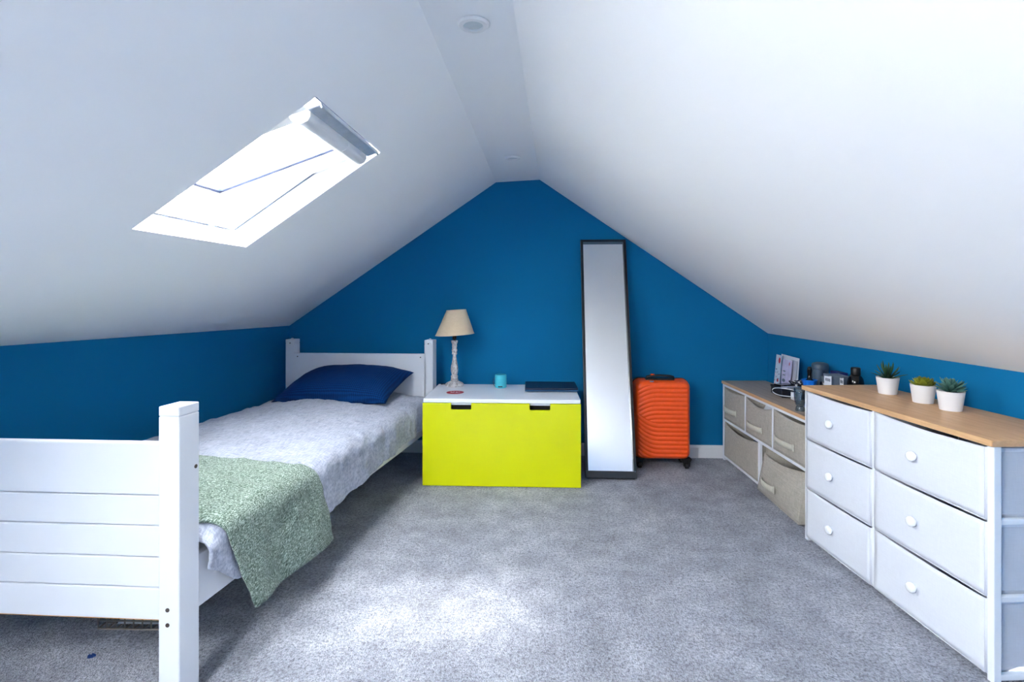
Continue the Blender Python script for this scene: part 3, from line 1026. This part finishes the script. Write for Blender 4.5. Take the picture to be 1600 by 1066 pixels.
# ---- low dresser with oatmeal drawers
gd = thing('drawer_unit', 'low white framed drawer unit with oatmeal fabric drawers and greyed oak top', 'drawer unit', (1.190, 3.572, 0), math.atan2(-.999, .04))
GL, GD = 1.045, .285
tp = MB().box(-.004, GL + .004, -.004, GD, .5065, .524).build('tabletop', 'oak_grey', gd, bevel=.001)
MB().box(-.004, GL + .004, -.0055, -.0041, .5068, .5238).build('edge_band', 'oak_edge', tp)
for x0 in (0.0, GL - .020):
    for y0 in (0.0, GD - .022):
        rail(gd, x0, x0 + .020, y0, y0 + .020, 0, .506, 'frame_post')
for y0 in (.001, GD - .021):
    rail(gd, .020, GL - .020, y0, y0 + .016, .2605, .2765)
    rail(gd, .020, GL - .020, y0, y0 + .016, .018, .034)
    rail(gd, .020, GL - .020, y0, y0 + .016, .490, .506)
for x0 in (0.002, GL - .018):
    rail(gd, x0, x0 + .016, .020, GD - .022, .2605, .2765)
    rail(gd, x0, x0 + .016, .020, GD - .022, .018, .034)
    rail(gd, x0, x0 + .016, .020, GD - .022, .490, .506)
for x0 in (.3405, .6850):
    rail(gd, x0, x0 + .016, .001, .017, .2766, .4899, 'frame_post')
rail(gd, .520, .540, .001, .019, .0341, .2604, 'frame_post')
xs = [.022, .3395, .3575, .684, .702, GL - .022]
for k in range(3):
    x0, x1 = xs[2 * k], xs[2 * k + 1]
    sag, skew = ((.020, .62), (.034, .80), (.012, 1.0))[k]
    d = fabric_drawer(gd, (x0, .004, .489), (x1, .004, .487 - .004 * k), (x1, .002, .279), (x0, .002, .279), .265, sag, skew, .006, 'linen')
    hx = lerp(x0, x1, (.36, .40, .40)[k])
    strap_handle(d, hx - .098, hx + .092, (.350, .336, .342)[k], (.352, .338, .344)[k], -.004)
d = fabric_drawer(gd, (.024, .006, .256), (.518, .006, .256), (.518, .002, .036), (.024, .002, .036), .262, .036, .75, .010, 'linen')
d = fabric_drawer(gd, (.665, -.026, .243), (1.000, .002, .252), (1.018, -.030, .012), (.585, -.030, .022), .27, .022, .75, .010, 'linen')
strap_handle(d, .665, .800, .094, .092, -.042)
# what peeps out of the drawers
gm = gd.matrix_basis
def crumple(name, label, x0, x1, y0, y1, z0, h, mat, seed):
    rows = []
    for i in range(19):
        r = []
        for j in range(25):
            s, t = j / 24, i / 18
            e = min(1.0, 5 * min(s, 1 - s, t, 1 - t)) ** .5
            r.append((lerp(x0, x1, s), lerp(y0, y1, t), z0 + h * e * (.72 + .45 * fbm(s * 5 + seed, t * 4, seed))))
        rows.append(r)
    o = MB().quad_grid(rows).build(name, mat, smooth=True, solid=.004, offset=-1)
    o.matrix_basis = gm
    return tag(o, label, 'clothes')
crumple('folded_clothes', 'crumpled white clothes showing over the middle upper fabric drawer', .366, .676, .03, .24, .30, .172, 'cloth_white', 3.1)
crumple('folded_clothes', 'dark navy clothes inside the slumped lower fabric drawer', .70, .985, .03, .22, .05, .165, 'cloth_navy', 6.4)
crumple('folded_clothes', 'dark clothes deep in the far lower fabric drawer', .05, .49, .04, .24, .06, .12, 'cloth_navy', 9.2)

# ---- tall white dresser
wd = thing('dresser', 'white six-drawer fabric dresser with round knobs and pale oak top', 'dresser', (1.1735, 2.4355, 0), math.atan2(-.9947, .1037))
WL, WD = .886, .330
tp = MB().box(-.006, WL + .004, -.010, WD, .671, .689).build('tabletop', 'oak', wd, bevel=.001)
MB().box(-.006, WL + .004, -.0115, -.0101, .6713, .6887).build('edge_band', 'oak_edge', tp)
MB().box(WL + .0041, WL + .0055, -.010, WD, .6713, .6887).build('edge_band', 'oak_edge', tp)
for x0 in (0.0, WL - .022):
    for y0 in (0.0, WD - .024):
        rail(wd, x0, x0 + .022, y0, y0 + .022, 0, .6705, 'frame_post')
rail(wd, .413, .433, .001, .021, .022, .6705, 'frame_post')
for z0 in (.008, .2285, .4475):
    rail(wd, .022, WL - .022, .010, .022, z0, z0 + .014)
    rail(wd, .022, WL - .022, WD - .020, WD - .004, z0, z0 + .014)
    for x0 in (.002, WL - .018):
        rail(wd, x0, x0 + .016, .022, WD - .024, z0, z0 + .016)
for k, (z0, z1) in enumerate(((.022, .2345), (.2405, .4535), (.4595, .668))):
    for c, (x0, x1) in enumerate(((.021, .411), (.435, WL - .023))):
        sag = ((.004, .005), (.003, .004), (.006, .008))[k][c]
        d = fabric_drawer(wd, (x0, -.006, z1), (x1, -.006, z1 - .004), (x1, -.006, z0), (x0, -.006, z0), .32, sag, 1.0, .004, 'fab_white')
        # folded return of the front panel at its near edge
        MB().box(x1 - .0035, x1 - .0005, -.004, .004, z0 + .004, z1 - .008).build('front_hem', 'fab_white', d, bevel=.001)
        kx = lerp(x0, x1, .46 if c == 0 else .44)
        kz = lerp(z0, z1, .50)
        MB().lathe([(.007, .000), (.0075, .004), (.011, .006), (.0155, .009), (.0170, .014), (.0165, .020), (.0125, .0245), (.005, .026)], 28, (kx, -.0095, kz), axis='y').build('knob', 'knob', d, smooth=True, sharp=60)
        if c == 1:
            MB().box(x1 + .002, x1 + .0045, .026, .30, z0 + .012, z1 - .006).build('side_panel', 'fab_side', d, bevel=.001)
            MB().box(x1 + .0046, x1 + .0058, .026, .30, z1 - .018, z1 - .007).build('side_hem', 'fab_white', d)

# ------------------------------------------------------------------ succulents
def leaf_mesh(name, L, wmax, thick, cup, mat, curve=0.0, tip=1.4, belly=.45):
    m = MB()
    ns, na = 9, 8
    rings = []
    for i in range(ns):
        s = i / (ns - 1)
        w = wmax * (math.sin(math.pi * min(1, (s * (1 - belly) / 1 + belly * s ** .5) * .5 + (.5 * s ** tip))) * .92 + .10 * (1 - s))
        w = max(w, wmax * .02)
        th_ = max(thick * (1 - s ** 1.5) + thick * .08, .0003)
        rings.append((s * L, w, th_))
    b = 0
    for zz, w, th_ in rings:
        for k in range(na):
            t = 2 * math.pi * k / na
            x, y_ = w * math.cos(t), th_ * math.sin(t)
            y_ += cup * (x * x) / max(w, 1e-4) - curve * (zz / L) ** 2 * L
            m.v.append((x, y_, zz))
    for i in range(ns - 1):
        for k in range(na):
            k2 = (k + 1) % na
            m.f.append((i * na + k, i * na + k2, (i + 1) * na + k2, (i + 1) * na + k))
    m.f += [tuple(reversed(range(na))), tuple((ns - 1) * na + k for k in range(na))]
    return m.build(name, mat, None, smooth=True)

def plant(label, loc, kind, rz):
    t = thing('potted_succulent', label, 'potted plant', loc, rz, 'succulents on the dresser')
    sc_ = 1.0
    po_ = MB().lathe([(.0315, 0), (.0325, .002), (.0405, .066), (.0412, .068), (.0395, .068), (.0385, .064), (.037, .055)], 40, cap=False)
    po_.poly([(.0316 * math.cos(2 * math.pi * k / 40), .0316 * math.sin(2 * math.pi * k / 40), .0005) for k in range(40)])
    po_.build('pot', 'pot', t, smooth=True, sharp=45)
    MB().lathe([(.0372, .056), (.030, .058), (.012, .061), (.001, .0615)], 30, cap=False).build('soil', 'soil', t, smooth=True)
    if kind == 'aloe':
        layers = [(8, 58, .062, .0048, -.15), (8, 40, .068, .0050, .05), (6, 20, .066, .0046, .1), (2, 5, .056, .0040, 0)]
        mat, thick, cup, z0, r0, tip, belly = 'aloe', .0028, .25, .060, .006, 2.2, .2
    elif kind == 'sedum':
        layers = [(10, 76, .041, .0125, .3), (9, 60, .038, .0120, .2), (8, 42, .034, .0110, .1), (5, 24, .028, .009, .05), (3, 8, .022, .007, 0)]
        mat, thick, cup, z0, r0, tip, belly = 'sedum', .0032, .25, .062, .004, 3.0, .3
    else:
        layers = [(10, 66, .050, .0088, .0), (9, 48, .052, .0088, -.1), (8, 33, .050, .0082, -.1), (6, 19, .044, .0072, -.05), (3, 6, .036, .006, 0)]
        mat, thick, cup, z0, r0, tip, belly = 'echev', .0036, .3, .063, .004, 2.2, .3
    for li, (cnt, tilt, L, w, cv) in enumerate(layers):
        src = None
        for k in range(cnt):
            az = 2 * math.pi * (k + .5 * (li % 2) + random.uniform(-.12, .12)) / cnt
            tt = R(tilt + random.uniform(-6, 6))
            s = random.uniform(.88, 1.08)
            mat4 = Matrix.Translation((r0 * math.cos(az + math.pi / 2), r0 * math.sin(az + math.pi / 2), z0 + li * .0035)) @ Matrix.Rotation(az, 4, 'Z') @ Matrix.Rotation(-tt, 4, 'X') @ Matrix.Scale(s, 4)
            if src is None:
                src = leaf_mesh('leaf', L, w, thick, cup, mat, cv, tip, belly)
                src.parent = t
                src.matrix_local = mat4
            else:
                link_copy(src, t, mat4)
    return t
plant('spiky dark green aloe in a white pot, farthest along the dresser', (1.418, 2.255, .6892), 'aloe', .3)
plant('yellow-green rosette succulent in a white pot, middle of the three', (1.437, 2.080, .6892), 'sedum', .8)
plant('blue-green rosette succulent in a white pot, nearest the viewer', (1.441, 1.950, .6892), 'echev', 1.5)

# ------------------------------------------------------------------ things on the low drawer unit
ZT = .5242
def card(name, label, x, y0, y1, h, th_, mat, lean, marks=()):
    t = thing(name, label, 'card', (x, (y0 + y1) / 2, ZT + .001))
    t.rotation_euler = (0, lean, R(-1.5))
    w = (y0 - y1) / 2
    MB().box(-th_ / 2, th_ / 2, -w, w, 0, h).build('sheet', mat, t, bevel=.0004)
    for nm, my, mz, rw_, rh, mm_ in marks:
        MB().lathe([(1, 0), (1, .0006)], 20, axis='x').xf(lambda a, b, c: (-th_ / 2 - .0002 - a, my + b * rw_, mz + c * rh)).build(nm, mm_, t)
    return t
card('greeting_card', 'large white card propped against the blue wall, behind the others', 1.452, 3.340, 3.100, .206, .002, 'paper', R(4))
card('envelope', 'grey-white envelope strip propped in front of the white card', 1.440, 3.190, 3.106, .190, .0015, 'paper_grey', R(5))
card('greeting_card', 'lilac printed card in the middle of the propped cards', 1.428, 3.265, 3.140, .186, .0015, 'paper_lilac', R(5), (('print_mark', -.030, .165, .004, .010, 'red_print'), ('print_mark', .030, .115, .018, .004, 'tray_grey'), ('print_mark', .030, .092, .018, .003, 'tray_grey'), ('print_mark', .028, .060, .020, .010, 'cyl_grey2')))
mk = [('print_mark', -.014, .172, .013, .018, 'red_print'), ('print_mark', -.010, .050, .012, .010, 'red_print'), ('print_mark', .020, .115, .010, .004, 'cyl_grey2')]
for k in range(14):
    mk.append(('print_mark', random.uniform(-.032, .032), random.uniform(.01, .10), .004, .004, ('cyl_grey2', 'navy_box', 'pink_print', 'orange_wood')[k % 4]))
card('greeting_card', 'pale blue patterned card with a red oval, leftmost of the cards', 1.420, 3.338, 3.262, .204, .0015, 'paper_blue', R(5), mk)

bxo = thing('gift_box', 'flat black box on the oak top of the drawer unit', 'box', (1.400, 3.075, ZT), R(-3))
MB().box(-.075, .075, -.082, .082, 0, .036).build('box_base', 'black_box', bxo, bevel=.002)
MB().box(-.077, .077, -.084, .084, .0365, .050).build('box_lid', 'black_box', bxo, bevel=.002)
tl_ = MB().box(-.052, .052, -.028, .028, 0, .008).build('phone', 'gloss_black', bevel=.003)
tl_.location = (1.385, 3.110, ZT + .0505); tl_.rotation_euler = (0, 0, R(25))
tag(tl_, 'black phone lying on the flat black box', 'phone')
tr = thing('silver_tray', 'thin silver tray resting on the flat black box', 'tray', (1.392, 3.030, ZT + .0505), R(10))
MB().box(-.050, .050, -.030, .030, .000, .005).build('plate', 'alu', tr, bevel=.002)
MB().box(-.052, .052, -.032, -.0295, .000, .009).build('rim', 'alu', tr, bevel=.001)
tg = thing('tangled_cables', 'tangle of dark cables and beads piled on the flat black box', 'cables', (1.425, 3.03, ZT + .0565))
for k in range(5):
    ph = k * 1.3
    MB().tube([(.032 * math.cos(t * .5 + ph) * (1 + .3 * math.sin(t + ph)), .036 * math.sin(t * .5 + ph * 1.7), .008 + .022 * abs(math.sin(t * .7 + ph))) for t in frange(0, 11, 40)], .0028, 6).build('cable', ('cord', 'navy_box', 'white_cable', 'cord', 'black_box')[k], tg, smooth=True)
for k in range(7):
    MB().lathe([(.0005, -.005), (.004, -.003), (.005, 0), (.004, .003), (.0005, .005)], 12, (random.uniform(-.03, .02), random.uniform(-.045, .045), .020 + random.uniform(0, .016))).build('bead', ('white_cable', 'silver', 'pink_print')[k % 3], tg, smooth=True)
cb = MB().tube([(1.372, 2.900, ZT + .055), (1.345, 2.940, ZT + .056), (1.315, 2.990, ZT + .056), (1.296, 3.035, ZT + .050), (1.290, 3.055, ZT + .036), (1.290, 3.045, ZT + .022), (1.296, 3.005, ZT + .016), (1.306, 2.960, ZT + .018), (1.322, 2.910, ZT + .024), (1.345, 2.860, ZT + .030), (1.372, 2.865, ZT + .045), (1.382, 2.905, ZT + .058), (1.372, 2.960, ZT + .0545)], .0026, 8)
co_ = cb.build('charging_cable', 'white_cable', smooth=True, subsurf=1)
tag(co_, 'white charging cable looping over the flat black box', 'cable')
wbx = thing('small_carton', 'small white carton beside the glass tumbler', 'box', (1.372, 2.945, ZT), R(5))
MB().box(-.018, .018, -.020, .020, 0, .034).build('carton_body', 'paper', wbx, bevel=.001)
MB().box(-.0185, .0185, -.0205, .0205, .0345, .040).build('carton_lid', 'paper', wbx, bevel=.001)

gl = thing('glass_tumbler', 'smoky footed glass tumbler at the front edge beside the white dresser', 'glass', (1.262, 2.668, ZT))
MB().lathe([(.0205, 0), (.021, .006), (.019, .014), (.0175, .022)], 32).build('foot', 'smoke_glass', gl, smooth=True, sharp=40)
MB().lathe([(.012, .0225), (.019, .030), (.0245, .046), (.027, .066), (.0275, .090), (.0268, .112), (.0253, .112), (.0258, .090), (.0252, .066), (.0225, .046), (.014, .032), (.001, .029)], 36, cap=False).build('bowl', 'smoke_glass', gl, smooth=True)

bt = thing('blue_tub', 'bright blue round tub beside the grey canisters', 'tub', (1.345, 2.745, ZT))
MB().lathe([(.021, 0), (.022, .004), (.021, .095), (.031, .122), (.0365, .143), (.0348, .1435), (.033, .130)], 36, cap=False).build('tub_wall', 'bright_blue', bt, smooth=True, sharp=50)
MB().lathe([(.0205, .001), (.0212, .006), (.001, .006)], 36).build('tub_floor', 'bright_blue', bt)
hb = thing('hair_brush', 'black hairbrush standing handle-up in the bright blue tub', 'brush', (1.347, 2.748, ZT + .0075))
MB().lathe([(.012, .0), (.016, .02), (.017, .08), (.014, .118), (.019, .122), (.019, .132), (.0115, .138), (.0100, .160), (.0115, .185), (.0095, .198), (.003, .201)], 24).build('handle', 'gloss_black', hb, smooth=True, sharp=60)
MB().lathe([(.0195, .1225), (.0205, .124), (.0205, .129), (.0195, .1315)], 24).build('collar', 'silver', hb, smooth=True)
cy_ = thing('canister', 'tall dark slate round canister with domed lid by the wall', 'canister', (1.462, 2.872, ZT))
MB().lathe([(.038, 0), (.039, .003), (.039, .176)], 40).build('canister_body', 'cyl_grey', cy_, smooth=True, sharp=40)
MB().lathe([(.040, .1765), (.0405, .180), (.0405, .200), (.037, .209), (.024, .214), (.001, .216)], 40).build('canister_lid', 'cyl_grey', cy_, smooth=True, sharp=50)
cz_ = thing('canister', 'shorter blue-grey round-topped canister in front of the tall one', 'canister', (1.402, 2.777, ZT))
MB().lathe([(.020, 0), (.021, .003), (.0215, .150)], 32).build('canister_body', 'cyl_grey2', cz_, smooth=True, sharp=40)
MB().lathe([(.0217, .1505), (.0217, .176), (.0195, .186), (.012, .191), (.001, .192)], 32).build('canister_lid', 'cyl_grey2', cz_, smooth=True, sharp=60)
jr = thing('cosmetic_jar', 'small black jar between canister and grey storage tub', 'jar', (1.405, 2.722, ZT))
MB().lathe([(.016, 0), (.018, .004), (.018, .130), (.015, .138)], 28).build('jar_body', 'gloss_black', jr, smooth=True, sharp=40)
MB().lathe([(.0162, .1385), (.0162, .160), (.014, .164), (.001, .165)], 28).build('jar_lid', 'cyl_grey', jr, smooth=True, sharp=40)
nb = thing('carton', 'navy blue carton standing behind the grey storage tub', 'box', (1.484, 2.735, ZT), 0)
MB().box(-.018, .018, -.045, .045, 0, .150).build('carton_body', 'navy_box', nb, bevel=.002)
MB().box(-.0185, .0185, -.0455, .0455, .1505, .185).build('carton_lid', 'navy_box', nb, bevel=.002)
tb = thing('storage_tub', 'grey flared plastic storage tub by the black bottle', 'tub', (1.425, 2.650, ZT), 0)
for q in (0, 1, 2, 3):
    a, c = .026, .034
    A, Cc = .035, .050
    B_ = [(-a, -c), (a, -c), (a, c), (-a, c)]
    T_ = [(-A, -Cc), (A, -Cc), (A, Cc), (-A, Cc)]
    p, s = B_[q], B_[(q + 1) % 4]
    P, S_ = T_[q], T_[(q + 1) % 4]
    MB().poly([(p[0], p[1], .002), (s[0], s[1], .002), (S_[0], S_[1], .182), (P[0], P[1], .182)]).build('tub_side', 'tray_grey', tb, solid=.003, offset=-1)
MB().box(-.026, .026, -.034, .034, 0, .003).build('tub_floor', 'tray_grey', tb)
for (x, y_, w, h, rz, lb) in ((1.375, 2.630, .028, .176, 4, 'white paper label standing in front of the grey tub'), (1.395, 2.548, .020, .180, -8, 'white printed tag standing in front of the black bottle')):
    t = thing('paper_label', lb, 'label', (x, y_, ZT), R(rz))
    MB().poly([(0, w, 0), (0, -w, 0), (0, -w, h + .006), (0, -w * .2, h + .002), (0, w, h)]).build('sheet', 'paper', t, solid=.0012, offset=0)
    for k in range(4):
        MB().box(-.0012, -.0007, -w * .7 + k * w * .36, -w * .7 + k * w * .36 + w * .2, h - .022, h - .008).build('print_mark', 'cyl_grey', t)
bk_ = thing('bottle', 'round-shouldered gloss black bottle with thick black cap by the wall', 'bottle', (1.464, 2.558, ZT))
MB().lathe([(.030, 0), (.0335, .005), (.035, .140), (.0345, .160), (.031, .178), (.024, .190), (.0195, .196)], 36).build('bottle_body', 'gloss_black', bk_, smooth=True, sharp=60)
MB().lathe([(.0200, .1965), (.0205, .199), (.0205, .228), (.018, .231)], 28).build('cap', 'black_plastic', bk_, smooth=True, sharp=50)

# ------------------------------------------------------------------ under the bed
wk = thing('wire_basket', 'wire mesh basket on the carpet under the bed', 'basket', (-1.345, 1.745, 0), R(2))
bx_, by_, bz_ = .118, .110, .110
for k in range(9):
    x = lerp(-bx_, bx_, k / 8)
    MB().tube([(x, -by_, bz_), (x, -by_, .003), (x, by_, .003), (x, by_, bz_)], .0030, 6).build('wire', 'wire', wk, smooth=True)
for z in (.004, .030, .060, .085, bz_):
    MB().tube([(-bx_, -by_, z), (bx_, -by_, z), (bx_, by_, z), (-bx_, by_, z)], .0030, 6, True).build('wire', 'wire', wk, smooth=True)
for k in range(1, 7):
    yy = lerp(-by_, by_, k / 7)
    MB().tube([(-bx_, yy, bz_), (-bx_, yy, .003), (bx_, yy, .003), (bx_, yy, bz_)], .0030, 6).build('wire', 'wire', wk, smooth=True)
rows = []
for i in range(15):
    r = []
    for j in range(21):
        s, t = j / 20, i / 14
        e = min(1.0, 4 * min(s, 1 - s, t, 1 - t)) ** .5
        r.append((lerp(-.07, .105, s), lerp(-.09, .09, t), .008 + .07 * e * (.75 + .4 * fbm(s * 4, t * 4, 2.2))))
    rows.append(r)
cl = MB().quad_grid(rows).build('cloth', 'cloth_white', smooth=True, solid=.004, offset=-1)
cl.matrix_basis = wk.matrix_basis
tag(cl, 'crumpled white cloth lying in the wire basket under the bed', 'cloth')
sm = MB()
for k in range(5):
    a = k * 1.2
    sm.hexa([(.006 * math.cos(a) - .004, .004 * math.sin(a) - .003, .001), (.006 * math.cos(a) + .005, .004 * math.sin(a) - .002, .000), (.006 * math.cos(a) + .005, .004 * math.sin(a) + .003, .001), (.006 * math.cos(a) - .003, .004 * math.sin(a) + .003, .000)],
            [(.007 * math.cos(a) - .003, .004 * math.sin(a) - .002, .006 + .002 * math.sin(k * 3)), (.007 * math.cos(a) + .004, .005 * math.sin(a) - .002, .008), (.007 * math.cos(a) + .003, .004 * math.sin(a) + .002, .005), (.007 * math.cos(a) - .002, .004 * math.sin(a) + .002, .009)])
so_ = sm.build('foil_scrap', 'blue_scrap')
so_.location = (-1.369, 1.506, 0)
so_.rotation_euler = (0, 0, R(30))
tag(so_, 'tiny crumpled blue scrap on the carpet near the footboard', 'scrap')
